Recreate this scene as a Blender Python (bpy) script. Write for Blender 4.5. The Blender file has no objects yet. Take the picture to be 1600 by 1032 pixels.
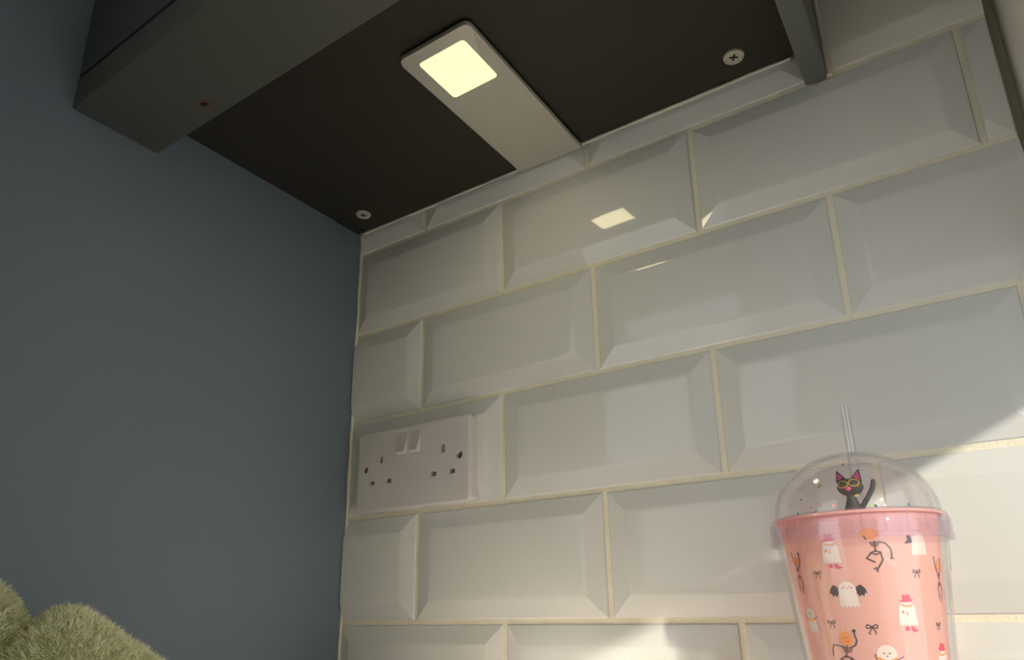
import bpy, bmesh, math, random
import numpy as np
from mathutils import Vector, Matrix, noise, geometry
random.seed(7)
S = bpy.context.scene
COL = S.collection
PI = math.pi

# ------------------------------------------------------------------ camera
FPX, PPX, PPY = 1083.82, 810.90, 615.23          # focal length and principal point in 1600x1032 pixels
cam = bpy.data.cameras.new('camera')
cam.sensor_width = 36.0
cam.lens = FPX / 1600 * 36
cam.shift_x = -(PPX - 800) / 1600
cam.shift_y = (PPY - 516) / 1600
cam.clip_start = 0.01
co = bpy.data.objects.new('camera', cam)
COL.objects.link(co)
r_ = Vector((0.835418, 0.549325, -0.0178514))
d_ = Vector((-0.177095, 0.238296, -0.9549095))
f_ = Vector((-0.520302, 0.800910, 0.29636))
m = Matrix((r_, -d_, -f_)).transposed().to_4x4()
m.translation = Vector((0.5589, -0.5200, -0.4030))
co.matrix_world = m
S.camera = co

# ------------------------------------------------------------------ light
W = bpy.data.worlds.new('world')
S.world = W
W.use_nodes = True
W.node_tree.nodes['Background'].inputs[0].default_value = (0.90, 0.96, 1.0, 1)
W.node_tree.nodes['Background'].inputs[1].default_value = 1.8
sun = bpy.data.lights.new('sun', 'SUN')
sun.energy = 3.9
sun.angle = 0.026
sun.color = (1.0, 0.90, 0.74)
so = bpy.data.objects.new('sun', sun)
COL.objects.link(so)
SUN_DIR = Vector((-1.12, 1.0, -0.55)).normalized()
so.rotation_euler = SUN_DIR.to_track_quat('-Z', 'Y').to_euler()
so.location = (2.5, -1.4, 0.8)
def portal(loc, direction, sx, sy):
    l = bpy.data.lights.new('window_portal', 'AREA')
    l.shape = 'RECTANGLE'
    l.size, l.size_y = sx, sy
    l.cycles.is_portal = True
    o = bpy.data.objects.new('window_portal', l)
    COL.objects.link(o)
    o.location = loc
    o.rotation_euler = Vector(direction).to_track_quat('-Z', 'Y').to_euler()
portal((-1.175, -2.72, 0.0), (0, 1, 0), 2.15, 2.00)
portal((0.770, -0.295, -0.37), (-1, 0, 0), 0.36, 0.32)
S.view_settings.view_transform = 'Standard'
S.view_settings.look = 'None'
S.view_settings.exposure = 0.0
S.view_settings.gamma = 1.0
S.view_settings.use_curve_mapping = False
S.cycles.use_denoising = True
S.cycles.transparent_max_bounces = 40
S.cycles.max_bounces = 10
S.cycles.sample_clamp_indirect = 6

# ------------------------------------------------------------------ materials
def srgb(r, g, b):
    def f(c):
        c /= 255.0
        return c / 12.92 if c <= 0.04045 else ((c + 0.055) / 1.055) ** 2.4
    return (f(r), f(g), f(b), 1)

def mat(name, col, rough=0.5, spec=0.5, ior=1.5, metal=0.0, var=0.0, vscale=8.0, bump=0.0, bscale=60.0, coat=0.0, sss=0.0):
    mt = bpy.data.materials.new(name)
    mt.use_nodes = True
    nt = mt.node_tree
    b = nt.nodes['Principled BSDF']
    b.inputs['Base Color'].default_value = col
    b.inputs['Roughness'].default_value = rough
    b.inputs['Specular IOR Level'].default_value = spec
    b.inputs['IOR'].default_value = ior
    b.inputs['Metallic'].default_value = metal
    b.inputs['Coat Weight'].default_value = coat
    tc = nt.nodes.new('ShaderNodeTexCoord')
    if var > 0:
        n = nt.nodes.new('ShaderNodeTexNoise')
        n.inputs['Scale'].default_value = vscale
        n.inputs['Detail'].default_value = 3
        nt.links.new(tc.outputs['Object'], n.inputs['Vector'])
        mx = nt.nodes.new('ShaderNodeMix')
        mx.data_type = 'RGBA'
        mx.inputs[6].default_value = tuple(c * (1 - var) for c in col[:3]) + (1,)
        mx.inputs[7].default_value = tuple(min(1, c * (1 + var)) for c in col[:3]) + (1,)
        nt.links.new(n.outputs['Fac'], mx.inputs[0])
        nt.links.new(mx.outputs[2], b.inputs['Base Color'])
    if bump > 0:
        n2 = nt.nodes.new('ShaderNodeTexNoise')
        n2.inputs['Scale'].default_value = bscale
        n2.inputs['Detail'].default_value = 2
        nt.links.new(tc.outputs['Object'], n2.inputs['Vector'])
        bp = nt.nodes.new('ShaderNodeBump')
        bp.inputs['Strength'].default_value = 1.0
        bp.inputs['Distance'].default_value = bump
        nt.links.new(n2.outputs['Fac'], bp.inputs['Height'])
        nt.links.new(bp.outputs['Normal'], b.inputs['Normal'])
    return mt

def clear_plastic(name, tint, haze=0.05, hazecol=(0.9, 0.9, 0.95, 1), ior=1.5, rough=0.03, gain=1.0):
    """thin-walled clear plastic: transmission, a little milky scatter and a Fresnel gloss"""
    mt = bpy.data.materials.new(name)
    mt.use_nodes = True
    nt = mt.node_tree
    nt.nodes.clear()
    out = nt.nodes.new('ShaderNodeOutputMaterial')
    tr = nt.nodes.new('ShaderNodeBsdfTransparent')
    tr.inputs[0].default_value = tint
    df = nt.nodes.new('ShaderNodeBsdfTranslucent')
    df.inputs[0].default_value = hazecol
    df2 = nt.nodes.new('ShaderNodeBsdfDiffuse')
    df2.inputs[0].default_value = hazecol
    dm = nt.nodes.new('ShaderNodeMixShader')
    dm.inputs[0].default_value = 0.5
    nt.links.new(df.outputs[0], dm.inputs[1])
    nt.links.new(df2.outputs[0], dm.inputs[2])
    m1 = nt.nodes.new('ShaderNodeMixShader')
    m1.inputs[0].default_value = haze
    nt.links.new(tr.outputs[0], m1.inputs[1])
    nt.links.new(dm.outputs[0], m1.inputs[2])
    gl = nt.nodes.new('ShaderNodeBsdfGlossy')
    gl.inputs['Roughness'].default_value = rough
    # Schlick reflectance, the same on both sides of the thin wall
    fr = nt.nodes.new('ShaderNodeLayerWeight')
    fr.inputs[0].default_value = 0.5
    pw = nt.nodes.new('ShaderNodeMath')
    pw.operation = 'POWER'
    pw.inputs[1].default_value = 5.0
    nt.links.new(fr.outputs['Facing'], pw.inputs[0])
    mu = nt.nodes.new('ShaderNodeMath')
    mu.operation = 'MULTIPLY_ADD'
    f0 = ((ior - 1) / (ior + 1)) ** 2
    mu.inputs[1].default_value = (1 - f0) * min(1, 0.8 * gain)
    mu.inputs[2].default_value = f0 * gain
    nt.links.new(pw.outputs[0], mu.inputs[0])
    m2 = nt.nodes.new('ShaderNodeMixShader')
    nt.links.new(mu.outputs[0], m2.inputs[0])
    nt.links.new(m1.outputs[0], m2.inputs[1])
    nt.links.new(gl.outputs[0], m2.inputs[2])
    nt.links.new(m2.outputs[0], out.inputs[0])
    return mt

M = {}
M['tile'] = mat('glazed_tile', srgb(215, 215, 212), rough=0.045, ior=1.39, var=0.015, vscale=5, bump=0.00035, bscale=14)
M['grout'] = mat('cream_grout', srgb(232, 225, 205), rough=0.9, spec=0.2, var=0.10, vscale=60, bump=0.0006, bscale=420)
M['caulk'] = mat('caulk', srgb(216, 210, 194), rough=0.6, var=0.06, vscale=70)
M['panel'] = mat('grey_paint', srgb(107, 121, 133), rough=0.50, spec=0.35, var=0.03, vscale=3, bump=0.00012, bscale=30)
M['cab'] = mat('grey_cabinet_paint', srgb(96, 100, 98), rough=0.42, spec=0.45, var=0.03, vscale=4)
M['pelmet'] = mat('grey_pelmet_paint', srgb(80, 82, 78), rough=0.42, spec=0.4, var=0.03, vscale=4)
M['door'] = mat('grey_door_paint', srgb(66, 70, 70), rough=0.42, spec=0.45, var=0.03, vscale=4)
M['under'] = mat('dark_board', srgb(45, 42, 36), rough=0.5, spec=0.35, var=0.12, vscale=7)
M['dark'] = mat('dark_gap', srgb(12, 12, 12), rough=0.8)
M['rust'] = mat('bare_chipboard', srgb(120, 66, 34), rough=0.9, var=0.3, vscale=400)
M['screw'] = mat('zinc_screw', srgb(196, 190, 174), rough=0.45, metal=0.35, var=0.1, vscale=300)
M['brass'] = mat('socket_screw', srgb(150, 132, 100), rough=0.35, metal=0.8)
M['lampbody'] = mat('silver_lamp_body', srgb(192, 189, 178), rough=0.42, metal=0.25, var=0.02, vscale=20)
M['lampside'] = mat('lamp_edge', srgb(92, 90, 82), rough=0.5, metal=0.3)
M['socket'] = mat('socket_plastic', srgb(204, 199, 198), rough=0.28, var=0.01, vscale=20)
M['wallpaint'] = mat('wall_paint', srgb(225, 220, 208), rough=0.85, spec=0.2, var=0.03, vscale=9, bump=0.0004, bscale=160)
M['upvc'] = mat('window_plastic', srgb(232, 232, 228), rough=0.3)
M['worktop'] = mat('worktop_laminate', srgb(192, 182, 170), rough=0.35, var=0.12, vscale=30)
M['floor'] = mat('floor_vinyl', srgb(150, 138, 122), rough=0.6, var=0.1, vscale=6)
M['glass'] = clear_plastic('window_glass', (0.97, 0.98, 0.98, 1), haze=0.0, ior=1.45, rough=0.0)
M['clear'] = clear_plastic('clear_plastic', (0.99, 0.986, 0.99, 1), haze=0.032, hazecol=(0.80, 0.78, 0.86, 1), gain=1.3)
M['cupclear'] = clear_plastic('clear_cup_plastic', (0.99, 0.987, 0.99, 1), haze=0.025, hazecol=(0.9, 0.86, 0.9, 1), gain=1.2)
M['lid'] = clear_plastic('lavender_clear_plastic', (0.965, 0.935, 0.97, 1), haze=0.08, hazecol=(0.80, 0.72, 0.84, 1), gain=1.2)
M['straw'] = clear_plastic('straw_plastic', (0.98, 0.98, 0.98, 1), haze=0.04, hazecol=(0.9, 0.9, 0.92, 1), gain=1.6)
def pink_mat():
    mt = mat('coral_pink_plastic', srgb(255, 214, 200), rough=0.32, var=0.02, vscale=20)
    nt = mt.node_tree
    out = nt.nodes['Material Output']
    b = nt.nodes['Principled BSDF']
    tl = nt.nodes.new('ShaderNodeBsdfTranslucent')
    tl.inputs[0].default_value = srgb(255, 160, 134)
    mx = nt.nodes.new('ShaderNodeMixShader')
    mx.inputs[0].default_value = 0.38
    nt.links.new(b.outputs[0], mx.inputs[1])
    nt.links.new(tl.outputs[0], mx.inputs[2])
    nt.links.new(mx.outputs[0], out.inputs[0])
    return mt
M['pink'] = pink_mat()
M['cat'] = mat('black_rubber', srgb(44, 43, 44), rough=0.55, var=0.1, vscale=200)
M['magenta'] = mat('magenta_paint', srgb(205, 62, 128), rough=0.5)
M['nose'] = mat('pink_paint', srgb(238, 86, 140), rough=0.4)
M['yellow'] = mat('yellow_paint', srgb(226, 186, 52), rough=0.4)
M['p_black'] = mat('print_black', srgb(66, 50, 58), rough=0.5)
M['p_white'] = mat('print_white', srgb(236, 218, 208), rough=0.5)
M['p_orange'] = mat('print_orange', srgb(240, 150, 62), rough=0.5)
M['p_red'] = mat('print_red', srgb(222, 62, 92), rough=0.5)
M['p_grey'] = mat('print_grey', srgb(150, 130, 128), rough=0.5)
for nm, c in (('gold', (250, 226, 140)), ('silver', (220, 225, 222)), ('green', (170, 220, 130)), ('blue', (120, 130, 200)), ('dim', (70, 70, 76)), ('rose', (240, 150, 140))):
    M['g_' + nm] = mat('glitter_' + nm, srgb(*c), rough=0.2, metal=0.5)
M['towel'] = mat('green_plush_base', srgb(186, 188, 146), rough=0.95, spec=0.1, var=0.1, vscale=40)
M['pile'] = mat('green_plush_pile', srgb(250, 246, 202), rough=0.85, spec=0.15, var=0.16, vscale=45)
def led_mat():
    mt = bpy.data.materials.new('led_diffuser')
    mt.use_nodes = True
    nt = mt.node_tree
    nt.nodes.clear()
    o = nt.nodes.new('ShaderNodeOutputMaterial')
    e = nt.nodes.new('ShaderNodeEmission')
    e.inputs[0].default_value = (1.0, 0.96, 0.46, 1)
    e.inputs[1].default_value = 1.35
    nt.links.new(e.outputs[0], o.inputs[0])
    return mt
M['led'] = led_mat()

# ------------------------------------------------------------------ helpers
def finish(bm, name, m, parent=None, sharp=35, loc=None):
    bmesh.ops.recalc_face_normals(bm, faces=bm.faces)
    for f in bm.faces:
        f.smooth = True
    for e in bm.edges:
        if len(e.link_faces) == 2:
            e.smooth = e.calc_face_angle(0) < math.radians(sharp)
        else:
            e.smooth = False
    me = bpy.data.meshes.new(name)
    bm.to_mesh(me)
    bm.free()
    ms = m if isinstance(m, (list, tuple)) else [m]
    for x in ms:
        me.materials.append(M[x] if isinstance(x, str) else x)
    o = bpy.data.objects.new(name, me)
    COL.objects.link(o)
    if parent:
        o.parent = parent
    if loc:
        o.location = loc
    return o

def box(bm, a, b, bev=0.0, seg=2):
    a, b = Vector(a), Vector(b)
    r = bmesh.ops.create_cube(bm, size=1.0)
    vs = r['verts']
    for v in vs:
        v.co = Vector(((a.x + b.x) / 2 + v.co.x * (b.x - a.x), (a.y + b.y) / 2 + v.co.y * (b.y - a.y), (a.z + b.z) / 2 + v.co.z * (b.z - a.z)))
    if bev > 0:
        es = list({e for v in vs for e in v.link_edges})
        bmesh.ops.bevel(bm, geom=es, offset=bev, segments=seg, affect='EDGES', profile=0.5)

def lathe(bm, prof, n=96, c=(0, 0), closed=False):
    rings = []
    for r, z in prof:
        if r < 1e-6:
            rings.append([bm.verts.new((c[0], c[1], z))])
        else:
            rings.append([bm.verts.new((c[0] + r * math.cos(2 * PI * i / n), c[1] + r * math.sin(2 * PI * i / n), z)) for i in range(n)])
    pairs = list(zip(rings, rings[1:]))
    if closed:
        pairs.append((rings[-1], rings[0]))
    for A, B in pairs:
        for i in range(n):
            j = (i + 1) % n
            if len(A) == 1 and len(B) == 1:
                continue
            if len(A) == 1:
                bm.faces.new((A[0], B[j], B[i]))
            elif len(B) == 1:
                bm.faces.new((A[i], A[j], B[0]))
            else:
                bm.faces.new((A[i], A[j], B[j], B[i]))

def tube(bm, pts, rad, n=10, cap=True):
    pts = [Vector(p) for p in pts]
    rings = []
    for i, p in enumerate(pts):
        t = (pts[min(i + 1, len(pts) - 1)] - pts[max(i - 1, 0)]).normalized()
        up = Vector((0, 1, 0)) if abs(t.y) < 0.9 else Vector((1, 0, 0))
        a = t.cross(up).normalized()
        b = t.cross(a).normalized()
        r = rad[i] if isinstance(rad, (list, tuple)) else rad
        rings.append([bm.verts.new(p + a * r * math.cos(2 * PI * k / n) + b * r * math.sin(2 * PI * k / n)) for k in range(n)])
    for A, B in zip(rings, rings[1:]):
        for k in range(n):
            j = (k + 1) % n
            bm.faces.new((A[k], A[j], B[j], B[k]))
    if cap:
        bm.faces.new(rings[0])
        bm.faces.new(rings[-1])

def prism(bm, outline, z0, z1, bev=0.0):
    """outline (x, y) polygon extruded from z0 to z1"""
    A = [bm.verts.new((x, y, z0)) for x, y in outline]
    B = [bm.verts.new((x, y, z1)) for x, y in outline]
    n = len(A)
    fa = bm.faces.new(A)
    bm.faces.new(B)
    for i in range(n):
        bm.faces.new((A[i], A[(i + 1) % n], B[(i + 1) % n], B[i]))
    if bev > 0:
        bmesh.ops.bevel(bm, geom=list(fa.edges), offset=bev, segments=3, affect='EDGES', profile=0.5)

def rrect(x0, x1, y0, y1, rads, n=8):
    """rounded rectangle outline, rads for corners (x0y0, x1y0, x1y1, x0y1)"""
    pts = []
    for (cx, cy, a0), r in zip(((x0, y0, PI), (x1, y0, 1.5 * PI), (x1, y1, 0), (x0, y1, 0.5 * PI)), rads):
        ox = cx + (r if cx == x0 else -r)
        oy = cy + (r if cy == y0 else -r)
        if r <= 0:
            pts.append((cx, cy))
            continue
        for k in range(n + 1):
            a = a0 + 0.5 * PI * k / n
            pts.append((ox + r * math.cos(a), oy + r * math.sin(a)))
    return pts

def empty(name, loc, label, cat, group=None):
    o = bpy.data.objects.new(name, None)
    o.empty_display_size = 0.02
    COL.objects.link(o)
    o.location = loc
    tag(o, label, cat, group)
    return o

def tag(o, label, cat, group=None):
    o['label'] = label
    o['category'] = cat
    if group:
        o['group'] = group

def struct(o, label=None, cat=None):
    o['kind'] = 'structure'
    if label:
        o['label'] = label
    if cat:
        o['category'] = cat
    return o

def adopt(o, parent):
    """parent keeping the world position (mesh data is in world coordinates)"""
    o.parent = parent
    o.matrix_parent_inverse = Matrix.Translation(-Vector(parent.location))
    return o

# ------------------------------------------------------------------ the setting
PX, PZ = 0.203, 0.1034          # tile pitch
X0 = 0.0026                     # left end of the tiled wall (face of the tall grey panel)
X1 = 0.6360                     # right end (return wall)
ZW = -0.520                     # worktop
ZF = -1.42                      # floor
ZTOP = 0.5170                   # top of tiling built

bm = bmesh.new()
box(bm, (-2.30, -0.0002, ZF), (X1 - 0.0085, 0.10, 1.05))
box(bm, (X1 - 0.0085, 0.022, ZF), (X1 + 0.13, 0.10, 1.05))   # open gap beside the return wall
wall = struct(finish(bm, 'wall_back', 'grout'), 'back wall clad in white bevelled brick tiles with cream grout', 'wall')

GAP = 0.0044
BV = 0.0175
def tile_bm(x0, x1, z0, z1, cl=None, cr=None, ct=None, cb=None):
    """a bevelled tile, cut by planes where it meets a wall"""
    bm = bmesh.new()
    levels = ((0.0, 0.006), (0.0, -0.0006), (0.0009, -0.0016), (BV - 0.0022, -0.0054), (BV, -0.0059), (BV + 0.0030, -0.0062))
    rings = []
    for ins, y in levels:
        rings.append([bm.verts.new(p) for p in ((x0 + ins, y, z0 + ins), (x1 - ins, y, z0 + ins), (x1 - ins, y, z1 - ins), (x0 + ins, y, z1 - ins))])
    for A, B in zip(rings, rings[1:]):
        for k in range(4):
            j = (k + 1) % 4
            bm.faces.new((A[k], A[j], B[j], B[k]))
    bm.faces.new(rings[-1])
    for c, no in ((cl, (-1, 0, 0)), (cr, (1, 0, 0)), (ct, (0, 0, 1)), (cb, (0, 0, -1))):
        if c is None:
            continue
        p = (c, 0, 0) if no[0] else (0, 0, c)
        g = bm.verts[:] + bm.edges[:] + bm.faces[:]
        r = bmesh.ops.bisect_plane(bm, geom=g, plane_co=p, plane_no=no, clear_outer=True)
        eds = [e for e in r['geom_cut'] if isinstance(e, bmesh.types.BMEdge)]
        bmesh.ops.edgeloop_fill(bm, edges=eds) if len(eds) > 2 else None
    return bm

rt = random.Random(3)
for row in range(-5, 5):
    zt, zb = -row * PZ - GAP / 2, -(row + 1) * PZ + GAP / 2
    half = (row % 2 == 1)
    k = 0
    start = -0.5 if half else 0.0
    while True:
        xa = (start + k) * PX + GAP / 2
        xb = (start + k + 1) * PX - GAP / 2
        k += 1
        if xa > X1 - 0.012:
            break
        cl = cr = None
        if xa < X0 - 0.02:
            cl = X0 + 0.0012
        # the strips next to the return wall are cut on their joint side, so that their right edge keeps its bevel
        if xb > X1:
            cw = X1 - 0.0085
            if xa > 0.58:
                xs = cw - (xb - xa)
                bmt = tile_bm(xs, cw, zb, zt, cl=xa)
            else:
                bmt = tile_bm(xa, xb, zb, zt, cr=cw)
        else:
            bmt = tile_bm(xa, xb, zb, zt, cl=cl, cr=cr)
        # tiny unevenness of a hand-laid wall
        cxm, czm = (xa + xb) / 2, (zt + zb) / 2
        ax, az, dy = rt.gauss(0, 0.0028), rt.gauss(0, 0.0013), rt.gauss(0, 0.0002)
        if row == 0 and 0.20 < xa < 0.22:
            az, ax = az - 0.008, ax - 0.005
        for v in bmt.verts:
            v.co.y += dy + (v.co.x - cxm) * az + (v.co.z - czm) * ax
        t = finish(bmt, 'tile', 'tile', wall, sharp=9)

# beads of caulk
def bead(name, pts, r):
    bm = bmesh.new()
    tube(bm, pts, r, n=8)
    return finish(bm, name, 'caulk', wall, sharp=80)
ZU = 0.0266
def wob(i, s):
    return noise.noise(Vector((i * 0.37, s, 0.5)))
bead('caulk_bead', [(X0 + 0.0008, -0.0026 + 0.0006 * wob(i, 2), -0.517 + i * 0.0105) for i in range(53)], [0.0016 + 0.0007 * wob(i, 9) for i in range(53)])
bead('caulk_bead', [(X0 + 0.0075 + i * 0.00955, -0.0055 - 0.0026 * abs(wob(i * 2, 31)) * 0.3, ZU - 0.0008 - 0.0006 * wob(i, 5)) for i in range(52)], [0.0017 + 0.0008 * wob(i * 2, 14) for i in range(52)])
bead('caulk_bead', [(0.5230, -0.0040 + 0.0006 * wob(i, 3), -0.003 + i * 0.010) for i in range(51)], [0.0023 + 0.0007 * wob(i, 7) for i in range(51)])

# right return wall with the window the sun comes through
XR, XO = X1, X1 + 0.125
ZH = -0.2100       # window head
YA, YB = -0.030, -0.47          # window jambs
bm = bmesh.new()
box(bm, (XR, YA, ZF), (XO, 0.022, 1.05))
box(bm, (XO - 0.03, -0.11, ZF), (XO, YA, 1.05))
box(bm, (XR, YB, ZH), (XO, YA, 1.05))
box(bm, (XR, YB, ZF), (XO, YA, ZW - 0.04))
box(bm, (XR, -2.6, ZF), (XO, YB, 1.05))
struct(finish(bm, 'wall_right', 'wallpaint'), 'pale painted return wall at the right edge', 'wall')
win = empty('window_1', (XO - 0.04, YA, ZW), 'white framed window beside the worktop', 'window')
win['kind'] = 'structure'
bm = bmesh.new()
fx0, fx1 = XO - 0.06, XO - 0.02
box(bm, (fx0, YA - 0.03, ZW - 0.04), (fx1, YA, ZH), 0.003)
box(bm, (fx0, YB, ZW - 0.04), (fx1, YB + 0.04, ZH), 0.003)
box(bm, (fx0, YB, ZW - 0.04), (fx1, YA, ZW - 0.005), 0.003)
adopt(finish(bm, 'window_frame', 'upvc'), win)
bm = bmesh.new()
box(bm, (XO - 0.042, YB + 0.03, ZW - 0.01), (XO - 0.038, YA - 0.025, ZH))
adopt(finish(bm, 'window_pane', 'glass'), win)

YR, XL, ZC = -2.60, -2.30, 1.05     # rear wall, left wall, ceiling of the room
bm = bmesh.new()
box(bm, (XL - 0.1, YR - 0.1, ZF - 0.05), (XO, 0.0, ZF))
struct(finish(bm, 'floor', 'floor'), 'kitchen floor below the worktop', 'floor')
bm = bmesh.new()
box(bm, (XL - 0.1, YR - 0.1, ZC), (XO, 0.1, ZC + 0.1))
struct(finish(bm, 'ceiling', 'wallpaint'), 'plain pale ceiling above the wall cabinet', 'ceiling')
bm = bmesh.new()
box(bm, (XL - 0.1, YR - 0.1, ZF), (XL, 0.0, ZC))
struct(finish(bm, 'wall_left', 'wallpaint'), 'pale painted wall behind the tall grey panel', 'wall')
bm = bmesh.new()
WX0, WX1, WZ0, WZ1 = -2.25, -0.10, -1.00, 1.00
box(bm, (XL, YR - 0.1, ZF), (WX0, YR, ZC))
box(bm, (WX1, YR - 0.1, ZF), (XO, YR, ZC))
box(bm, (WX0, YR - 0.1, ZF), (WX1, YR, WZ0))
box(bm, (WX0, YR - 0.1, WZ1), (WX1, YR, ZC))
struct(finish(bm, 'wall_front', 'wallpaint'), 'pale painted wall facing the tiled splashback', 'wall')
win2 = empty('window_2', ((WX0 + WX1) / 2, YR - 0.05, WZ0), 'wide white framed window in the wall facing the tiles', 'window')
win2['kind'] = 'structure'
bm = bmesh.new()
for a, b in (((WX0, WZ0), (WX0 + 0.05, WZ1)), ((WX1 - 0.05, WZ0), (WX1, WZ1)), ((WX0, WZ0), (WX1, WZ0 + 0.05)), ((WX0, WZ1 - 0.05), (WX1, WZ1))):
    box(bm, (a[0], YR - 0.07, a[1]), (b[0], YR - 0.03, b[1]), 0.003)
adopt(finish(bm, 'window_frame', 'upvc'), win2)
bm = bmesh.new()
box(bm, (WX0 + 0.04, YR - 0.052, WZ0 + 0.04), (WX1 - 0.04, YR - 0.048, WZ1 - 0.04))
adopt(finish(bm, 'window_pane', 'glass'), win2)

# worktop on its base unit
bm = bmesh.new()
box(bm, (X0 + 0.0005, -0.62, ZW - 0.038), (X1 - 0.0005, -0.0005, ZW), 0.002)
tag(finish(bm, 'worktop', 'worktop'), 'beige laminate worktop below the tiled splashback', 'worktop')
base = empty('base_cabinet', (0.32, -0.30, ZF), 'grey base cabinet carrying the beige worktop', 'cabinet')
bm = bmesh.new()
box(bm, (X0 + 0.002, -0.56, ZF + 0.12), (X1 - 0.002, -0.004, ZW - 0.0385), 0.001)
box(bm, (X0 + 0.02, -0.50, ZF), (X1 - 0.02, -0.03, ZF + 0.12))
adopt(finish(bm, 'carcass', 'cab'), base)
for k in range(2):
    bm = bmesh.new()
    xa = X0 + 0.004 + k * 0.3155
    box(bm, (xa, -0.58, ZF + 0.125), (xa + 0.312, -0.561, ZW - 0.042), 0.0015)
    dr = adopt(finish(bm, 'door', 'door'), base)
    bm = bmesh.new()
    hx = xa + (0.28 if k == 0 else 0.03)
    tube(bm, [(hx, -0.58, -0.74), (hx, -0.605, -0.74), (hx, -0.605, -0.62), (hx, -0.58, -0.62)], 0.005)
    hd = finish(bm, 'handle', 'screw')
    hd.parent = dr
    hd.matrix_parent_inverse = Matrix.Identity(4)

# tall grey panel on the left
bm = bmesh.new()
box(bm, (X0 - 0.020, -0.66, ZF), (X0, -0.0002, 1.0), 0.0012)
tag(finish(bm, 'tall_end_panel', 'panel'), 'tall blue-grey painted end panel left of the tiles', 'panel')

# ------------------------------------------------------------------ wall cabinet
YBK = -0.0082
cab = empty('wall_cabinet', (0.26, -0.16, ZU), 'grey wall cabinet with dark underside above the tiles', 'cabinet')
bm = bmesh.new()
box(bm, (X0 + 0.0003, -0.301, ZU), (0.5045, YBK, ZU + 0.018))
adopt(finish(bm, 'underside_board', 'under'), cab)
bm = bmesh.new()
box(bm, (X0 + 0.0003, -0.300, ZU + 0.0185), (0.5045, YBK, 0.74))
adopt(finish(bm, 'carcass', 'door'), cab)
bm = bmesh.new()
box(bm, (X0 + 0.0003, -0.3230, -0.0078), (0.5045, -0.2512, 0.0208), 0.0008)
pel = adopt(finish(bm, 'pelmet', 'pelmet'), cab)
bm = bmesh.new()
tube(bm, [(0.0960 + (0.0046 + 0.0008 * math.sin(3 * a)) * math.cos(a), -0.2662 + 0.0034 * math.sin(a + 0.4), -0.0080) for a in [0, 1, 2, 3, 4, 5, 6, 6.283]], 0.0008, n=6)
o = finish(bm, 'chipped_rim', 'rust')
o.parent = pel
bm = bmesh.new()
lathe(bm, [(0, -0.0079), (0.0030, -0.00792), (0.0034, -0.0082), (0.0016, -0.0084), (0, -0.0083)], 14, (0.0952, -0.2662))
o = finish(bm, 'screw_hole', 'dark')
o.parent = pel
bm = bmesh.new()
box(bm, (X0 + 0.002, -0.3235, 0.0232), (0.5225, -0.3045, 0.735), 0.001)
adopt(finish(bm, 'door', 'door'), cab)
bm = bmesh.new()
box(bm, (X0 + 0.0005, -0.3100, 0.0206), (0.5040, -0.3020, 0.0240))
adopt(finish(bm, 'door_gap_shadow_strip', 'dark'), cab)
bm = bmesh.new()
box(bm, (0.5050, -0.3200, -0.0040), (0.5212, -0.0040, 0.735), 0.0006)
adopt(finish(bm, 'end_panel', 'cab'), cab)
bm = bmesh.new()
box(bm, (0.4870, -0.0830, ZU - 0.0009), (0.5046, -0.0090, ZU + 0.0005))
adopt(finish(bm, 'edge_strip', 'under'), cab)
bm = bmesh.new()
box(bm, (X0 + 0.0004, -0.0440, ZU - 0.0009), (0.0145, -0.0090, ZU + 0.0005))
adopt(finish(bm, 'edge_strip', 'under'), cab)
for sx, sy in ((0.0394, -0.0363), (0.4589, -0.0338)):
    bm = bmesh.new()
    lathe(bm, [(0, ZU - 0.0012), (0.0058, ZU - 0.0012), (0.0062, ZU - 0.0020), (0.0080, ZU - 0.0016), (0.0084, ZU - 0.0002), (0.0084, ZU + 0.001)], 28, (sx, sy))
    sc = adopt(finish(bm, 'screw', 'screw', sharp=25), cab)
    bm = bmesh.new()
    for a in (0.5, 0.5 + PI / 2):
        dx, dy = math.cos(a), math.sin(a)
        n_ = Vector((-dy, dx, 0)) * 0.0008
        A = Vector((sx, sy, 0)) - Vector((dx, dy, 0)) * 0.0036
        B = Vector((sx, sy, 0)) + Vector((dx, dy, 0)) * 0.0036
        prism(bm, [((A + n_).x, (A + n_).y), ((B + n_).x, (B + n_).y), ((B - n_).x, (B - n_).y), ((A - n_).x, (A - n_).y)], ZU - 0.00145, ZU - 0.0011)
    o = finish(bm, 'cross_slot', 'dark')
    o.parent = sc

# ------------------------------------------------------------------ under-cabinet light
lamp = empty('under_cabinet_light', (0.2685, -0.10, ZU), 'flat silver under-cabinet light bar with a glowing square lens', 'light')
LX0, LX1, LY0, LY1 = 0.2335, 0.3040, -0.1895, -0.0085
bm = bmesh.new()
prism(bm, rrect(LX0, LX1, LY0, LY1, (0.006, 0.006, 0.0, 0.0)), 0.0196, 0.0236, 0.0009)
body = adopt(finish(bm, 'lamp_body', 'lampbody', sharp=40), lamp)
bm = bmesh.new()
prism(bm, rrect(LX0 + 0.0022, LX1 - 0.0022, LY0 + 0.0022, LY1, (0.005, 0.005, 0.0, 0.0)), 0.02361, ZU - 0.0001)
adopt(finish(bm, 'mounting_plate', 'lampside', sharp=40), lamp)
bm = bmesh.new()
prism(bm, rrect(0.2458, 0.2918, -0.1785, -0.1315, (0.003,) * 4, 5), 0.0193, 0.0200, 0.0002)
lens = finish(bm, 'lens', 'led', sharp=40)
adopt(lens, lamp)
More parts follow.
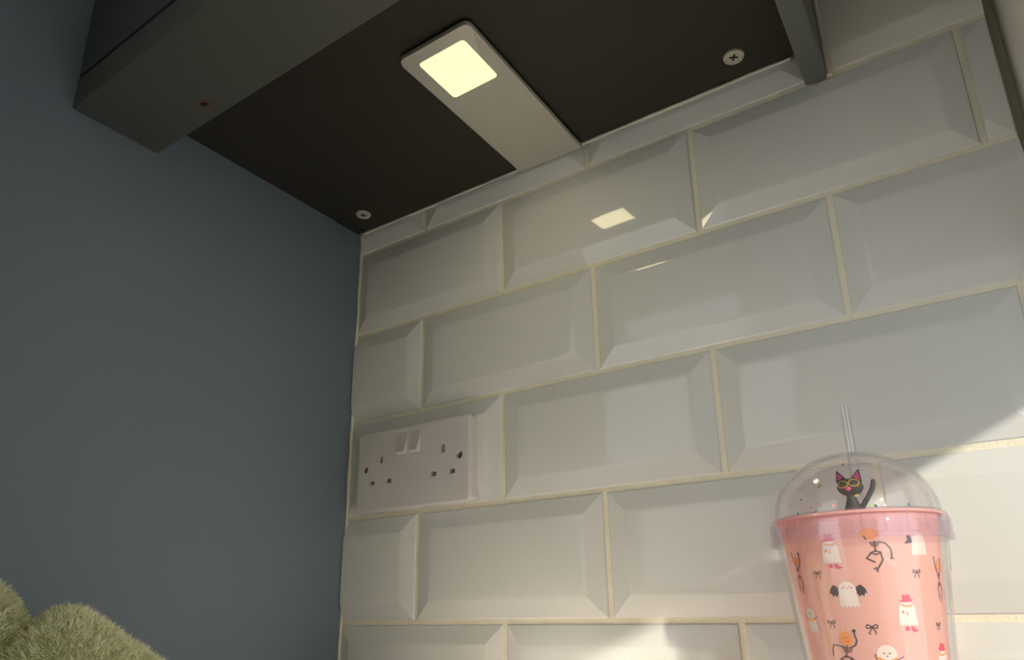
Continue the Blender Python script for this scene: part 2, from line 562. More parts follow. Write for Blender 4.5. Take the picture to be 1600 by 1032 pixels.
# the chip's light: a wide soft share and the beam the lens throws down on the worktop
for watts, spread, colr in ((0.105, 180, (1.0, 0.86, 0.50)), (1.0, 36, (1.0, 0.95, 0.90))):
    al = bpy.data.lights.new('led_light', 'AREA')
    al.shape = 'SQUARE'
    al.size = 0.0452
    al.energy = watts
    al.spread = math.radians(spread)
    al.color = colr
    ao = bpy.data.objects.new('led_light', al)
    COL.objects.link(ao)
    adopt(ao, lamp)
    ao.location = (0.2688, -0.155, 0.0190)
lens['label'] = 'glowing pale yellow square lens'

# ------------------------------------------------------------------ double socket
SX0, SX1, SZ0, SZ1 = 0.0290, 0.1765, -0.3085, -0.2240
sk = empty('double_socket', ((SX0 + SX1) / 2, -0.008, (SZ0 + SZ1) / 2), 'white plastic double wall socket with two switches', 'socket')
FY = -0.0165      # front face
def face_prism(bm, outline, y0, y1, bev=0.0):
    """(x, z) outline extruded along y; the front (y0) edge is bevelled"""
    A = [bm.verts.new((x, y0, z)) for x, z in outline]
    B = [bm.verts.new((x, y1, z)) for x, z in outline]
    n = len(A)
    fa = bm.faces.new(A)
    bm.faces.new(B)
    for i in range(n):
        bm.faces.new((A[i], A[(i + 1) % n], B[(i + 1) % n], B[i]))
    if bev > 0:
        bmesh.ops.bevel(bm, geom=list(fa.edges), offset=bev, segments=4, affect='EDGES', profile=0.6)
bm = bmesh.new()
rings = []
for ins, y in ((0.0, -0.0015), (0.0, FY + 0.0030), (0.0003, FY + 0.0018), (0.0010, FY + 0.0008), (0.0019, FY + 0.0002), (0.0030, FY)):
    rings.append([bm.verts.new((x, y, z)) for x, z in rrect(SX0 + ins, SX1 - ins, SZ0 + ins, SZ1 - ins, (0.0055 - ins,) * 4, 6)])
bm.faces.new(rings[0])
bm.faces.new(rings[-1])
for A, B in zip(rings, rings[1:]):
    for i in range(len(A)):
        j = (i + 1) % len(A)
        bm.faces.new((A[i], A[j], B[j], B[i]))
plate = finish(bm, 'faceplate', 'socket', sharp=30)
# pin apertures, screw wells and switch openings are cut into the plate
cuts = []
PINS = []
for ex in (0.0634, 0.1440):
    PINS += [(ex, -0.2553, 0.0044, 0.0084), (ex - 0.0114, -0.2787, 0.0066, 0.0044), (ex + 0.0114, -0.2787, 0.0066, 0.0044)]
bmc = bmesh.new()
for px, pz, w, h in PINS:
    box(bmc, (px - w / 2, FY - 0.002, pz - h / 2), (px + w / 2, FY + 0.0095, pz + h / 2))
for px in (0.0418, 0.1640):
    g = bmesh.ops.create_cone(bmc, cap_ends=True, segments=20, radius1=0.0037, radius2=0.0037, depth=0.008)
    for v in g['verts']:
        v.co = Vector((px + v.co.x, FY + 0.001 + v.co.z, -0.2642 + v.co.y))
SWX = (0.0930, 0.1098)
for px in SWX:
    box(bmc, (px - 0.0053, FY - 0.002, -0.2549), (px + 0.0053, FY + 0.006, -0.2326))
bmesh.ops.recalc_face_normals(bmc, faces=bmc.faces)
cme = bpy.data.meshes.new('cutter')
bmc.to_mesh(cme)
bmc.free()
cob = bpy.data.objects.new('cutter', cme)
COL.objects.link(cob)
md = plate.modifiers.new('cut', 'BOOLEAN')
md.operation = 'DIFFERENCE'
md.object = cob
md.solver = 'EXACT'
dg = bpy.context.evaluated_depsgraph_get()
nme = bpy.data.meshes.new_from_object(plate.evaluated_get(dg))
plate.modifiers.clear()
plate.data = nme
bpy.data.objects.remove(cob)
adopt(plate, sk)
for px in SWX:
    bm = bmesh.new()
    w = 0.0050
    prof = [(-0.2329, FY + 0.003), (-0.2329, FY + 0.0003), (-0.2440, FY - 0.0022), (-0.2530, FY - 0.0058), (-0.2546, FY - 0.0044), (-0.2546, FY + 0.003)]
    A = [bm.verts.new((px - w, y, z)) for z, y in prof]
    B = [bm.verts.new((px + w, y, z)) for z, y in prof]
    bm.faces.new(A)
    bm.faces.new(B)
    for i in range(len(A)):
        j = (i + 1) % len(A)
        bm.faces.new((A[i], A[j], B[j], B[i]))
    adopt(finish(bm, 'rocker_switch', 'socket', sharp=14), sk)
for px in (0.0418, 0.1640):
    bm = bmesh.new()
    g = bmesh.ops.create_cone(bm, cap_ends=True, segments=20, radius1=0.0034, radius2=0.0034, depth=0.002)
    for v in g['verts']:
        v.co = Vector((px + v.co.x, FY + 0.0032 + v.co.z, -0.2642 + v.co.y))
    sc = adopt(finish(bm, 'screw', 'brass'), sk)
    bm = bmesh.new()
    n_ = Vector((0.5, 0, 0.86)) * 0.0032
    t_ = Vector((-0.86, 0, 0.5)) * 0.0005
    q = Vector((px, 0, -0.2642))
    face_prism(bm, [((q + s * n_ + u * t_).x, (q + s * n_ + u * t_).z) for s, u in ((1, 1), (1, -1), (-1, -1), (-1, 1))], FY + 0.0021, FY + 0.0024)
    o = finish(bm, 'slot', 'dark')
    adopt(o, sk)
    o.parent = sc
    o.matrix_parent_inverse = Matrix.Identity(4)

# ------------------------------------------------------------------ tumbler
CX, CY = 0.4998, -0.075
tum = empty('tumbler', (CX, CY, ZW), 'coral pink double-walled tumbler with clear dome lid and printed ghosts', 'cup')
def r_out(z):
    return 0.0435 + (z + 0.373) * 0.096
def r_in(z):
    return r_out(z) - 0.0035
bm = bmesh.new()
zb = ZW + 0.0004
lathe(bm, [(0, zb + 0.002), (r_out(zb) - 0.005, zb + 0.002), (r_out(zb) - 0.004, zb), (r_out(zb) - 0.001, zb), (r_out(zb), zb + 0.002), (r_out(-0.45), -0.45), (r_out(-0.3885), -0.3885), (r_out(-0.387) + 0.0007, -0.387),
           (r_out(-0.373) + 0.0007, -0.373), (r_out(-0.362) + 0.0006, -0.362), (r_out(-0.362) - 0.0006, -0.362), (r_out(-0.388) - 0.0010, -0.388), (r_out(zb + .004) - 0.0012, zb + 0.004), (0, zb + 0.004)], 128, (CX, CY))
adopt(finish(bm, 'outer_cup', 'cupclear', sharp=30), tum)['label'] = 'clear outer cup wall'
bm = bmesh.new()
zi = ZW + 0.008
lathe(bm, [(0, zi), (r_in(zi) - 0.004, zi), (r_in(zi), zi + 0.004), (r_in(-0.45), -0.45), (r_in(-0.3585), -0.3585), (r_in(-0.3585) + 0.0022, -0.3580), (r_in(-0.357) + 0.0022, -0.3566), (r_in(-0.3566) - 0.0008, -0.3566),
           (r_in(-0.362) - 0.0016, -0.362), (r_in(-0.45) - 0.0016, -0.45), (r_in(zi + .004) - 0.002, zi + 0.0045), (0, zi + 0.002)], 128, (CX, CY))
inner = adopt(finish(bm, 'inner_cup', 'pink', sharp=40), tum)
inner['label'] = 'coral pink inner cup with spooky prints'

# --- flat prints on the inner cup; motif drawings in units of a third of a millimetre
U = 1.0 / 3000
class Art:
    def __init__(s):
        s.bm = bmesh.new(); s.mats = []; s.layer = 0
    def mi(s, m):
        if m not in s.mats: s.mats.append(m)
        return s.mats.index(m)
    def poly(s, pts, m):
        s.layer += 1
        k = s.mi(m)
        vs = [s.bm.verts.new((x, y, s.layer)) for x, y in pts]
        tess = geometry.tessellate_polygon([[Vector((x, y, 0)) for x, y in pts]])
        for t in tess:
            try:
                f = s.bm.faces.new([vs[i] for i in t]); f.material_index = k
            except ValueError:
                pass
    def line(s, pts, w, m):
        s.layer += 1
        k = s.mi(m)
        for a, b in zip(pts, pts[1:]):
            a, b = Vector(a), Vector(b)
            d = (b - a)
            if d.length < 1e-6: continue
            n = Vector((-d.y, d.x)).normalized() * w / 2
            e = d.normalized() * w * 0.3
            f = s.bm.faces.new([s.bm.verts.new((p.x, p.y, s.layer)) for p in (a - e + n, b + e + n, b + e - n, a - e - n)])
            f.material_index = k
    def ell(s, cx, cy, rx, ry, m, n=16, rot=0):
        s.poly([(cx + rx * math.cos(2 * PI * i / n) * math.cos(rot) - ry * math.sin(2 * PI * i / n) * math.sin(rot), cy + rx * math.cos(2 * PI * i / n) * math.sin(rot) + ry * math.sin(2 * PI * i / n) * math.cos(rot)) for i in range(n)], m)
    def build(s, name, th, z0):
        bm = s.bm
        for _ in range(2):
            long = [e for e in bm.edges if (e.verts[0].co - e.verts[1].co).length > 6]
            if long:
                bmesh.ops.subdivide_edges(bm, edges=long, cuts=1, use_grid_fill=True)
        for v in bm.verts:
            x, y, l = v.co
            z = z0 + y * U
            r = r_in(z) + 0.00012 + l * 0.00002
            a = th + x * U / r_in(z0)
            v.co = (CX + r * math.cos(a), CY + r * math.sin(a), z)
        me = bpy.data.meshes.new(name)
        bm.to_mesh(me); bm.free()
        for mm in s.mats: me.materials.append(M[mm])
        o = bpy.data.objects.new(name, me)
        COL.objects.link(o)
        o.parent = inner
        return o

def bow(a, s=1.0):
    L = lambda p: [(x * s, y * s) for x, y in p]
    a.line(L([(0, 2), (-5, 5), (-7, 2), (-5, 0), (0, 2), (5, 5), (7, 3), (5, 0), (0, 2)]), 1.3 * s, 'p_black')
    a.line(L([(0, 2), (-2, -2), (-4, -5), (-3, -7)]), 1.2 * s, 'p_black')
    a.line(L([(0, 2), (2, -2), (4, -4), (3, -7)]), 1.2 * s, 'p_black')
    a.ell(0, 2 * s, 1.6 * s, 1.6 * s, 'p_black', 8)

def ghost_body(a, w=14, h=36, oy=0):
    n = 14
    top = [(w * math.cos(PI * i / n), oy + h * 0.5 - w + w * math.sin(PI * i / n)) for i in range(n + 1)]
    left = [(-w * 1.05, oy - h * 0.1), (-w * 1.15, oy - h * 0.46)]
    hem = []
    for i in range(5):
        x = -w * 1.15 + (i + 0.5) * 2.3 * w / 5
        hem += [(x - w * 0.12, oy - h * 0.40), (x + w * 0.1, oy - h * 0.50)]
    a.poly(top + left + hem + [(w * 1.15, oy - h * 0.42), (w * 1.05, oy - h * 0.1)], 'p_white')

def face(a, oy):
    a.line([(-5, oy + 1), (-4, oy + 2), (-3, oy + 1)], 0.9, 'p_grey')
    a.line([(3, oy + 1), (4, oy + 2), (5, oy + 1)], 0.9, 'p_grey')
    a.line([(-1.5, oy - 1), (0, oy - 2), (1.5, oy - 1)], 0.9, 'p_grey')
    a.ell(-6.5, oy - 1, 1.5, 0.9, 'p_red', 8)
    a.ell(6.5, oy - 1, 1.5, 0.9, 'p_red', 8)

def bat_ghost():
    a = Art()
    for s in (-1, 1):
        a.poly([(s * x, y) for x, y in ((9, 4), (14, 12), (20, 15), (26, 9), (28, 1), (25, 3), (23, -3), (20, 0), (17, -3), (14, 1), (11, -1))], 'p_black')
    ghost_body(a, 13, 40, 0)
    face(a, 11)
    return a

def skeleton(pose, head=True):
    """pumpkin-headed dancing skeleton"""
    a = Art()
    B = 'p_black'
    if pose == 'arms_up':
        a.line([(-11, 31), (-9, 20), (-6, 12), (-2, 7)], 1.7, B)
        a.line([(10, 28), (11, 18), (7, 10), (2, 7)], 2.0, B)
        a.ell(10, 29, 2, 2.4, B, 8)
        a.ell(-11, 31, 1.4, 2.2, B, 8)
        if head:
            a.ell(0, 18, 6.5, 7.5, 'p_orange'); a.line([(-2.5, 19), (-1.5, 17.5)], 1.2, 'p_red'); a.line([(-2.5, 15), (0, 14), (2.5, 15)], 1.2, 'p_red'); a.line([(0, 25), (-1, 28)], 1.5, 'p_orange')
        for k, w in enumerate((5, 4.4, 3.4)):
            a.line([(-w, 6 - 2.2 * k), (0, 5 - 2.2 * k), (w, 6 - 2.2 * k)], 1.1, B)
        a.line([(0, 7), (0, -8)], 1.4, B)
        a.line([(-4, -8), (0, -6), (4, -8), (0, -11), (-4, -8)], 1.5, B)
        a.line([(-4, -9), (-6, -16), (-4, -24), (-5, -31)], 1.6, B)
        a.line([(4, -9), (7, -17), (6, -24), (3, -29), (2, -34)], 1.7, B)
    elif pose == 'hang':
        if head:
            a.ell(-6, 27, 13, 8, 'p_orange')
        a.line([(-14, 24), (-11, 18)], 1.8, B)
        for k, w in enumerate((7, 6, 5)):
            a.line([(-w, 14 - 2.6 * k), (0, 12.5 - 2.6 * k), (w, 14 - 2.6 * k)], 1.4, B)
        a.line([(7, 14), (15, 12), (22, 4), (23, -6), (21, -12)], 2.0, B)
        a.line([(21, -8), (25, -12)], 1.5, B)
        a.line([(0, 15), (0, -1)], 1.8, B)
        a.line([(-7, -2), (0, 1), (8, -2), (0, -5), (-7, -2)], 1.8, B)
        a.line([(-7, -3), (-14, -10), (-7, -14), (-3, -16)], 2.0, B)
        a.line([(7, -3), (9, -13), (3, -22), (-2, -29)], 2.0, B)
        a.line([(-6, -27), (-2, -24), (0, -31)], 1.5, B)
    else:   # waving
        a.ell(0, 0, 10, 10.5, 'p_orange')
        a.line([(0, 10), (3, 13)], 1.6, 'p_orange')
        a.line([(-3, 1), (-2, 3), (-1, 1)], 1.1, 'p_red'); a.line([(2, 1), (3, 3), (4, 1)], 1.1, 'p_red'); a.line([(-2, -3), (1, -4.5), (4, -3)], 1.3, 'p_red')
        a.line([(5, -13), (13, -9), (16, -2), (14, 5), (14, 12)], 2.2, B)
        a.ell(14, 12, 3, 2.5, B, 8)
        a.line([(-5, -12), (-14, -10), (-22, -9), (-25, -17), (-26, -25)], 2.0, B)
        for k, w in enumerate((8, 7, 6)):
            a.line([(-w, -12 - 2.8 * k), (0, -14 - 2.8 * k), (w, -12 - 2.8 * k)], 1.4, B)
        a.line([(0, -10), (-4, -27)], 1.9, B)
        a.line([(-14, -30), (-4, -25), (6, -29), (-3, -33), (-14, -30)], 2.0, B)
        a.line([(-13, -31), (-18, -42), (-14, -52)], 2.1, B)
        a.line([(5, -31), (7, -42), (2, -53)], 2.1, B)
    return a

def hat_ghost(flip=1):
    a = Art()
    ghost_body(a, 13, 36, -2)
    f = flip
    a.poly([(f * x, y) for x, y in ((-12, 19), (-7, 16), (0, 15), (7, 16), (12, 20), (7, 19), (6, 26), (3, 27), (0, 25), (-3, 27), (-6, 25), (-6, 18))], 'p_red')
    a.line([(f * -7, 11.5), (f * -2, 9.5), (f * 4, 9.5), (f * 8, 11)], 2.6, 'p_orange')
    a.line([(f * -7, 2), (f * -6, 0)], 2.4, 'p_red')
    a.line([(f * -1, 1), (f * 0, -3)], 2.0, 'p_orange')
    a.poly([(f * x, y) for x, y in ((-5, -20), (0, -20), (0, -26), (-6, -26))], 'p_red')
    a.poly([(f * x, y) for x, y in ((3, -20), (8, -20), (10, -24), (16, -26), (8, -28), (4, -25))], 'p_red')
    return a

def scarf_ghost(s=1.0):
    a = Art()
    ghost_body(a, 11 * s, 38 * s, -2)
    a.line([(-4 * s, 9), (-3 * s, 10.5), (-2 * s, 9)], 1, 'p_black'); a.line([(2 * s, 9), (3 * s, 10.5), (4 * s, 9)], 1, 'p_black'); a.line([(-1, 6), (0, 5), (1, 6)], 1, 'p_black')
    a.line([(-10 * s, 3), (-5 * s, -1), (0, -2), (6 * s, -1), (10 * s, 2)], 3.0 * s, 'p_orange')
    a.line([(-11 * s, -1), (-13 * s, 6), (-12 * s, 8)], 1.1, 'p_black')
    a.line([(10 * s, 0), (15 * s, 3), (18 * s, 5)], 1.1, 'p_black')
    return a

def one_bow(s=1.0):
    a = Art(); bow(a, s); return a

def dark_wing_ghost():
    a = Art()
    ghost_body(a, 13, 34, -2)
    a.poly([(-12, 4), (-16, 14), (-21, 12), (-20, 6), (-26, 0), (-14, 1)], 'p_black')
    return a

for nm, art, th, z in (
        ('skeleton_print', skeleton('arms_up'), -2.44, -0.3863), ('ghost_print', hat_ghost(), -1.8134, -0.3768),
        ('skeleton_print', skeleton('hang'), -1.2594, -0.3780), ('ghost_print', dark_wing_ghost(), -0.6715, -0.3745),
        ('skeleton_print', skeleton('arms_up'), -0.30, -0.3918), ('bow_print', one_bow(1), -2.0582, -0.3882),
        ('bow_print', one_bow(1), -0.7544, -0.3892), ('bow_print', one_bow(1), -1.9907, -0.4135), ('bow_print', one_bow(1.2), -1.4443, -0.4159),
        ('bow_print', one_bow(0.9), -0.4330, -0.4151), ('ghost_print', bat_ghost(), -1.6825, -0.3992), ('ghost_print', scarf_ghost(), -2.3776, -0.4113),
        ('ghost_print', hat_ghost(1), -0.9559, -0.4085), ('skeleton_print', skeleton('wave'), -1.8207, -0.4210),
        ('ghost_print', scarf_ghost(1.25), -1.3044, -0.4310), ('ghost_print', hat_ghost(-1), -0.3827, -0.4325),
        # further round the cup
        ('bow_print', one_bow(1), -2.95, -0.3960), ('ghost_print', bat_ghost(), 2.90, -0.4130), ('ghost_print', hat_ghost(), 0.30, -0.4050), ('bow_print', one_bow(1), 0.12, -0.4300),
        ('ghost_print', bat_ghost(), -0.85, -0.4520), ('skeleton_print', skeleton('arms_up'), -2.35, -0.4500), ('bow_print', one_bow(1), -1.55, -0.4560)):
    art.build(nm, th, z)

# lid ring with moulded ribs
bm = bmesh.new()
RL = 0.0466
lathe(bm, [(r_out(-0.362) + 0.0012, -0.3705), (RL + 0.0006, -0.3712), (RL + 0.0009, -0.3690), (RL, -0.3682), (RL, -0.3592), (RL - 0.0010, -0.3570), (0.0436, -0.3556), (0.0422, -0.3556), (0.0422, -0.3574), (RL - 0.0026, -0.3590), (r_out(-0.362) + 0.0012, -0.3600)], 128, (CX, CY), closed=True)
lid = adopt(finish(bm, 'lid_ring', 'lid', sharp=35), tum)
lid['label'] = 'clear lavender-tinted lid ring with small ribs'
rib_me = None
for k in range(26):
    a = 2 * PI * k / 26 + 0.07
    if rib_me is None:
        bm = bmesh.new()
        box(bm, (RL - 0.0002, -0.00045, -0.3680), (RL + 0.0006, 0.00045, -0.3594), 0.0002, 1)
        o = finish(bm, 'rib', 'lid', lid)
        rib_me = o.data
    else:
        o = bpy.data.objects.new('rib', rib_me)
        COL.objects.link(o)
        o.parent = lid
    o.location = (CX, CY, 0)
    o.rotation_euler = (0, 0, a)
# clear plate closing the cup below the dome
bm = bmesh.new()
lathe(bm, [(0, -0.3562), (0.0424, -0.3562), (0.0424, -0.3574), (0, -0.3574)], 96, (CX, CY))
adopt(finish(bm, 'lid_plate', 'clear'), tum)
# dome
ZD = -0.3560
bm = bmesh.new()
prof = []
N = 22
A0 = 0.075
for i in range(N + 1):
    t = (PI / 2 - A0) * i / N
    prof.append((0.0437 * math.cos(t), ZD + 0.0375 * math.sin(t)))
for i in range(N, -1, -1):
    t = (PI / 2 - A0) * i / N
    prof.append((0.0426 * math.cos(t), ZD + 0.0364 * math.sin(t)))
lathe(bm, prof, 128, (CX, CY), closed=True)
dome = adopt(finish(bm, 'dome_lid', 'clear', sharp=40), tum)
dome['label'] = 'clear dome lid with star glitter inside'
# glitter stuck to the inside of the dome
GL = [((0.4891, -0.1131, -0.3407), 'gold', 1.7), ((0.4885, -0.1166, -0.3519), 'gold', 1.3), ((0.4831, -0.1149, -0.3529), 'rose', 1.0), ((0.4857, -0.116, -0.3553), 'silver', 1.2), ((0.4692, -0.1023, -0.3437), 'gold', 0.9),
      ((0.5018, -0.1042, -0.3284), 'dim', 1.0), ((0.5113, -0.1079, -0.3337), 'green', 1.4), ((0.5175, -0.1058, -0.3345), 'gold', 0.8), ((0.5081, -0.1167, -0.3487), 'gold', 1.5), ((0.514, -0.116, -0.3545), 'green', 1.3),
      ((0.5316, -0.1045, -0.3545), 'blue', 1.4), ((0.4954, -0.1181, -0.3533), 'rose', 1.1), ((0.4707, -0.1066, -0.3505), 'dim', 1.0), ((0.4746, -0.1103, -0.3550), 'dim', 1.4), ((0.5164, -0.1151, -0.3550), 'dim', 1.2),
      ((0.5302, -0.106, -0.3552), 'green', 1.2), ((0.5207, -0.113, -0.3552), 'silver', 1.4), ((0.4770, -0.1085, -0.3470), 'rose', 0.8)]
rg = random.Random(5)
for p, c, s in GL:
    p = Vector(p)
    nrm = Vector(((p.x - CX) / 0.0437 ** 2, (p.y - CY) / 0.0437 ** 2, max(0, p.z - ZD) / 0.0375 ** 2)).normalized()
    bm = bmesh.new()
    vs = []
    R = 0.0011 * s
    pts = [((R if k % 2 == 0 else R * 0.5) * math.cos(PI * k / 5), (R if k % 2 == 0 else R * 0.5) * math.sin(PI * k / 5)) for k in range(10)]
    prism(bm, pts, -0.00006, 0.00006)
    o = finish(bm, 'glitter_star', 'g_' + c)
    o.parent = dome
    tilt = Vector((rg.gauss(0, .25), rg.gauss(0, .25), rg.gauss(0, .25)))
    o.rotation_euler = (nrm + tilt).to_track_quat('Z', 'Y').to_euler()
    o.location = Vector((CX, CY, ZD)) + (p - Vector((CX, CY, ZD))) * 0.955

# cat figure under the dome: (dx, dz) in millimetres from the plate centre
cat_o = empty('cat_figure', (CX, CY, ZD), None, None)
for k in ('label', 'category'):
    if k in cat_o: del cat_o[k]
adopt(cat_o, tum)
cat_o.location = Vector((CX, CY, ZD))
cat_o['label'] = 'small black rubber cat with raised tail under the dome'
def sub(name, bm, m, sharp=50):
    o = finish(bm, name, m, None, sharp)
    o.parent = cat_o
    return o
mmu = 0.001
bm = bmesh.new()
lathe(bm, [(0, 0.0), (5.6 * mmu, 0.0), (5.9 * mmu, 0.6 * mmu), (5.6 * mmu, 2.6 * mmu), (4.4 * mmu, 6 * mmu), (3.0 * mmu, 9.5 * mmu), (2.2 * mmu, 13 * mmu), (0, 14 * mmu)], 28)
for v in bm.verts:
    v.co.y *= 0.85
    v.co.x += 0.0002 - 0.00006 * v.co.z / mmu * 0.5
sub('body', bm, 'cat')
bm = bmesh.new()
bmesh.ops.create_uvsphere(bm, u_segments=28, v_segments=18, radius=1)
for v in bm.verts:
    x, y, z = v.co
    w = 7.3 - 0.9 * max(0, z) - 0.5 * max(0, -z)
    v.co = Vector((x * w * mmu, y * 4.8 * mmu, (17.4 + z * (5.6 if z > 0 else 5.4)) * mmu))
    v.co.z -= 0.08 * v.co.x * 0.4
    if v.co.z > 0.0215:
        v.co.z = 0.0215 + (v.co.z - 0.0215) * 0.7
head = sub('head', bm, 'cat')
for s, tipx, tipz, b0, b1 in ((-1, -6.3, 28.3, (-7.0, 20.2), (-1.6, 22.6)), (1, 5.8, 28.0, (6.9, 19.6), (1.0, 22.4))):
    bm = bmesh.new()
    def ear(bm, pts, y0, y1, ty):
        A = [bm.verts.new((pts[0][0] * mmu, y0 * mmu, pts[0][1] * mmu)), bm.verts.new((pts[1][0] * mmu, y0 * mmu, pts[1][1] * mmu))]
        B = [bm.verts.new((pts[0][0] * mmu, y1 * mmu, pts[0][1] * mmu)), bm.verts.new((pts[1][0] * mmu, y1 * mmu, pts[1][1] * mmu))]
        T = [bm.verts.new((pts[2][0] * mmu, (ty - 0.5) * mmu, pts[2][1] * mmu)), bm.verts.new((pts[2][0] * mmu, (ty + 0.6) * mmu, pts[2][1] * mmu))]
        bm.faces.new((A[0], A[1], T[0])); bm.faces.new((B[1], B[0], T[1]))
        bm.faces.new((A[0], T[0], T[1], B[0])); bm.faces.new((A[1], B[1], T[1], T[0])); bm.faces.new((A[0], B[0], B[1], A[1]))
    ear(bm, (b0, b1, (tipx, tipz)), -1.6, 1.8, 0.2)
    bmesh.ops.bevel(bm, geom=bm.edges[:], offset=0.0004, segments=2, affect='EDGES')
    sub('ear', bm, 'cat')
    bm = bmesh.new()
    mx, mz = (b0[0] + b1[0] + tipx) / 3, (b0[1] + b1[1] + tipz) / 3
    sh = lambda p: (mx + (p[0] - mx) * 0.62, mz + 0.1 + (p[1] - mz) * 0.66)
    ear(bm, (sh(b0), sh(b1), sh((tipx, tipz))), -2.0, -0.8, -1.15)
    sub('inner_ear', bm, 'magenta')
for s, ex, ez in ((-1, -3.35, 18.9), (1, 2.75, 19.3)):
    bm = bmesh.new()
    pts = []
    for k in range(25):
        a = 2 * PI * k / 24
        x = ex + 2.75 * math.cos(a)
        z = ez + 2.05 * math.sin(a)
        q = max(0, 1 - (x / 7.3) ** 2 - ((z - 17.4) / 5.9) ** 2)
        pts.append((x * mmu, (-4.8 * math.sqrt(q) - 0.15) * mmu, z * mmu))
    tube(bm, pts, 0.00033, n=7, cap=False)
    sub('eye_rim', bm, 'yellow')
bm = bmesh.new()
bmesh.ops.create_uvsphere(bm, u_segments=14, v_segments=10, radius=1)
for v in bm.verts:
    v.co = Vector((-0.6 * mmu + v.co.x * 1.5 * mmu, -4.7 * mmu + v.co.y * 0.9 * mmu, 16.0 * mmu + v.co.z * 1.35 * mmu))
sub('nose', bm, 'nose')
bm = bmesh.new()
tube(bm, [(3.2 * mmu, 0.8 * mmu, 2.6 * mmu), (4.9 * mmu, 0.6 * mmu, 5.6 * mmu), (7.0 * mmu, 0.4 * mmu, 8.8 * mmu), (9.2 * mmu, 0.3 * mmu, 11.8 * mmu), (11.0 * mmu, 0.2 * mmu, 14.6 * mmu), (12.1 * mmu, 0.2 * mmu, 17.4 * mmu), (12.5 * mmu, 0.2 * mmu, 19.4 * mmu), (12.55 * mmu, 0.2 * mmu, 20.5 * mmu), (12.55 * mmu, 0.2 * mmu, 20.9 * mmu)],
     [1.5 * mmu, 1.5 * mmu, 1.45 * mmu, 1.4 * mmu, 1.4 * mmu, 1.4 * mmu, 1.35 * mmu, 1.0 * mmu, 0.4 * mmu], n=14)
sub('tail', bm, 'cat')

# straw: its own thing, standing in the cup through the dome
bm = bmesh.new()
SXc, SYc = CX + 0.0033, CY + 0.004
lathe(bm, [(0.0028, -0.5095), (0.0028, -0.2882), (0.0023, -0.2882), (0.0023, -0.5095)], 28, (0, 0), closed=True)
st = finish(bm, 'drinking_straw', 'straw', sharp=40)
st.location = (SXc, SYc, 0)
tag(st, 'clear plastic drinking straw poking up through the dome lid', 'straw')

# ------------------------------------------------------------------ fluffy green towel
fw = Vector((-0.9052, 0.4250, 0))
sd = Vector((0.4250, 0.9052, 0))
cam0 = Vector((0.5589, -0.5200, 0))
D0 = 0.46
TO = cam0 + fw * D0
def se(x, p):
    return abs(x) ** p
def tow_h(s, t):
    h = 0.0
    q = 1 - se((s + 0.058) / 0.048, 3.0) - se((t - 0.005) / 0.058, 2.6)
    if q > 0: h = max(h, 0.1345 * q ** 0.30)
    # sloping fold to the right
    q = 1 - se((t - 0.0) / 0.070, 2.6)
    if q > 0 and s > -0.10:
        top = 0.1195 - 0.0035 * ((s - 0.002) / 0.012) ** 2 * (1 if s < 0.002 else 0) - (0.0 if s < 0.004 else 0.92 * ((s - 0.004) ** 1.06))
        if s < -0.03: top = min(top, 0.112)
        if top > 0: h = max(h, top * q ** 0.3)
    q = 1 - se((s + 0.055) / 0.045, 2.2) - se((t + 0.075) / 0.045, 2.2)
    if q > 0: h = max(h, 0.1040 * q ** 0.4)
    return h
twl = empty('towel', (TO.x, TO.y, ZW), 'fluffy pale green towel bunched on the worktop', 'towel')
NS, NT = 92, 84
s0, s1, t0, t1 = -0.118, 0.142, -0.125, 0.078
H = np.zeros((NS, NT))
for i in range(NS):
    for j in range(NT):
        s = s0 + (s1 - s0) * i / (NS - 1)
        t = t0 + (t1 - t0) * j / (NT - 1)
        s_ = s + 0.003 * noise.noise(Vector((s * 40, t * 40, 3)))
        H[i, j] = tow_h(s_, t) * (1 + 0.03 * noise.noise(Vector((s * 55, t * 55, 1))) + 0.022 * noise.noise(Vector((s * 160, t * 160, 7))))
for _ in range(2):
    K = H.copy()
    K[1:-1, 1:-1] = (H[1:-1, 1:-1] * 2 + H[:-2, 1:-1] + H[2:, 1:-1] + H[1:-1, :-2] + H[1:-1, 2:]) / 6
    H = K
P = np.zeros((NS, NT, 3))
for i in range(NS):
    for j in range(NT):
        s = s0 + (s1 - s0) * i / (NS - 1)
        t = t0 + (t1 - t0) * j / (NT - 1)
        v = TO + sd * s + fw * t
        P[i, j] = (v.x, v.y, ZW + 0.0012 + H[i, j])
bm = bmesh.new()
V = {}
def gv(i, j):
    if (i, j) not in V: V[(i, j)] = bm.verts.new(P[i, j])
    return V[(i, j)]
faces = []
for i in range(NS - 1):
    for j in range(NT - 1):
        if max(H[i, j], H[i + 1, j], H[i, j + 1], H[i + 1, j + 1]) > 0.001:
            bm.faces.new((gv(i, j), gv(i + 1, j), gv(i + 1, j + 1), gv(i, j + 1)))
            faces.append((i, j))
# underside, so that the bunch is a closed body
bnd = [e for e in bm.edges if len(e.link_faces) == 1]
bmesh.ops.holes_fill(bm, edges=bnd, sides=0)
tb = adopt(finish(bm, 'cloth', 'towel', sharp=180), twl)
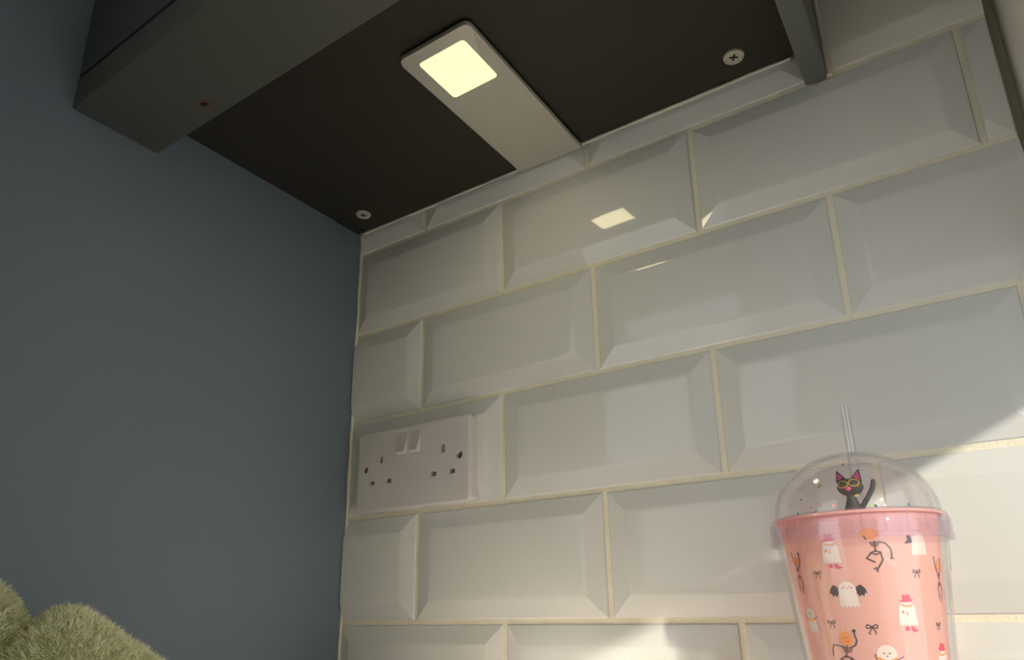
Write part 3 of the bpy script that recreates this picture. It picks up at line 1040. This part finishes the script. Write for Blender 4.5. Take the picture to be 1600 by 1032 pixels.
# pile: short curved fibres standing on the cloth
rn = np.random.default_rng(11)
tri = []
for i, j in faces:
    a, b, c_, d = P[i, j], P[i + 1, j], P[i + 1, j + 1], P[i, j + 1]
    tri.append((a, b, c_)); tri.append((a, c_, d))
tri = np.array(tri)
nr = np.cross(tri[:, 1] - tri[:, 0], tri[:, 2] - tri[:, 0])
ar = np.linalg.norm(nr, axis=1)
nr /= ar[:, None]
nr[nr[:, 2] < 0] *= -1
NF = 120000
idx = rn.choice(len(tri), NF, p=ar / ar.sum())
u, v = rn.random(NF), rn.random(NF)
fl = u + v > 1
u[fl], v[fl] = 1 - u[fl], 1 - v[fl]
T = tri[idx]
base_p = T[:, 0] + (T[:, 1] - T[:, 0]) * u[:, None] + (T[:, 2] - T[:, 0]) * v[:, None]
cl = np.round(base_p / 0.0034)                    # tufts: neighbours lean together
hsh = np.sin(cl @ np.array([[12.9, 78.2, 37.7], [39.3, 11.1, 83.1], [73.1, 52.2, 9.1]])) * 43758.5
lean = (hsh - np.floor(hsh)) - 0.5
N0 = nr[idx]
dr = N0 + lean * 1.5 + rn.normal(0, 0.3, (NF, 3))
dr /= np.linalg.norm(dr, axis=1)[:, None]
Lh = (0.0030 + 0.0034 * rn.random(NF) ** 2)[:, None]
sideV = np.cross(dr, rn.normal(0, 1, (NF, 3)))
sideV /= np.linalg.norm(sideV, axis=1)[:, None]
wd = 0.00022
bend = dr + lean * 0.7 + rn.normal(0, 0.25, (NF, 3))
bend /= np.linalg.norm(bend, axis=1)[:, None]
p0 = base_p - N0 * 0.0006
p1 = p0 + dr * Lh * 0.6
p2 = p1 + bend * Lh * 0.5
VV = np.stack([p0 - sideV * wd, p0 + sideV * wd, p1 + sideV * wd * 0.9, p1 - sideV * wd * 0.9, p2], axis=1).reshape(-1, 3)
VV[:, 2] = np.maximum(VV[:, 2], ZW + 0.0003)
VV[:, 0] = np.maximum(VV[:, 0], X0 + 0.001)
k5 = np.arange(NF) * 5
F4 = np.stack([k5, k5 + 1, k5 + 2, k5 + 3], axis=1)
F3 = np.stack([k5 + 3, k5 + 2, k5 + 4], axis=1)
me = bpy.data.meshes.new('pile')
me.vertices.add(len(VV))
me.vertices.foreach_set('co', VV.ravel())
loops = np.concatenate([F4.ravel(), F3.ravel()])
me.loops.add(len(loops))
me.loops.foreach_set('vertex_index', loops.astype(np.int32))
me.polygons.add(2 * NF)
starts = np.concatenate([np.arange(NF) * 4, NF * 4 + np.arange(NF) * 3])
me.polygons.foreach_set('loop_start', starts.astype(np.int32))
me.update(calc_edges=True)
me.materials.append(M['pile'])
po = bpy.data.objects.new('pile', me)
COL.objects.link(po)
adopt(po, twl)
po['kind'] = 'stuff'
po['label'] = 'fluffy pale green pile'
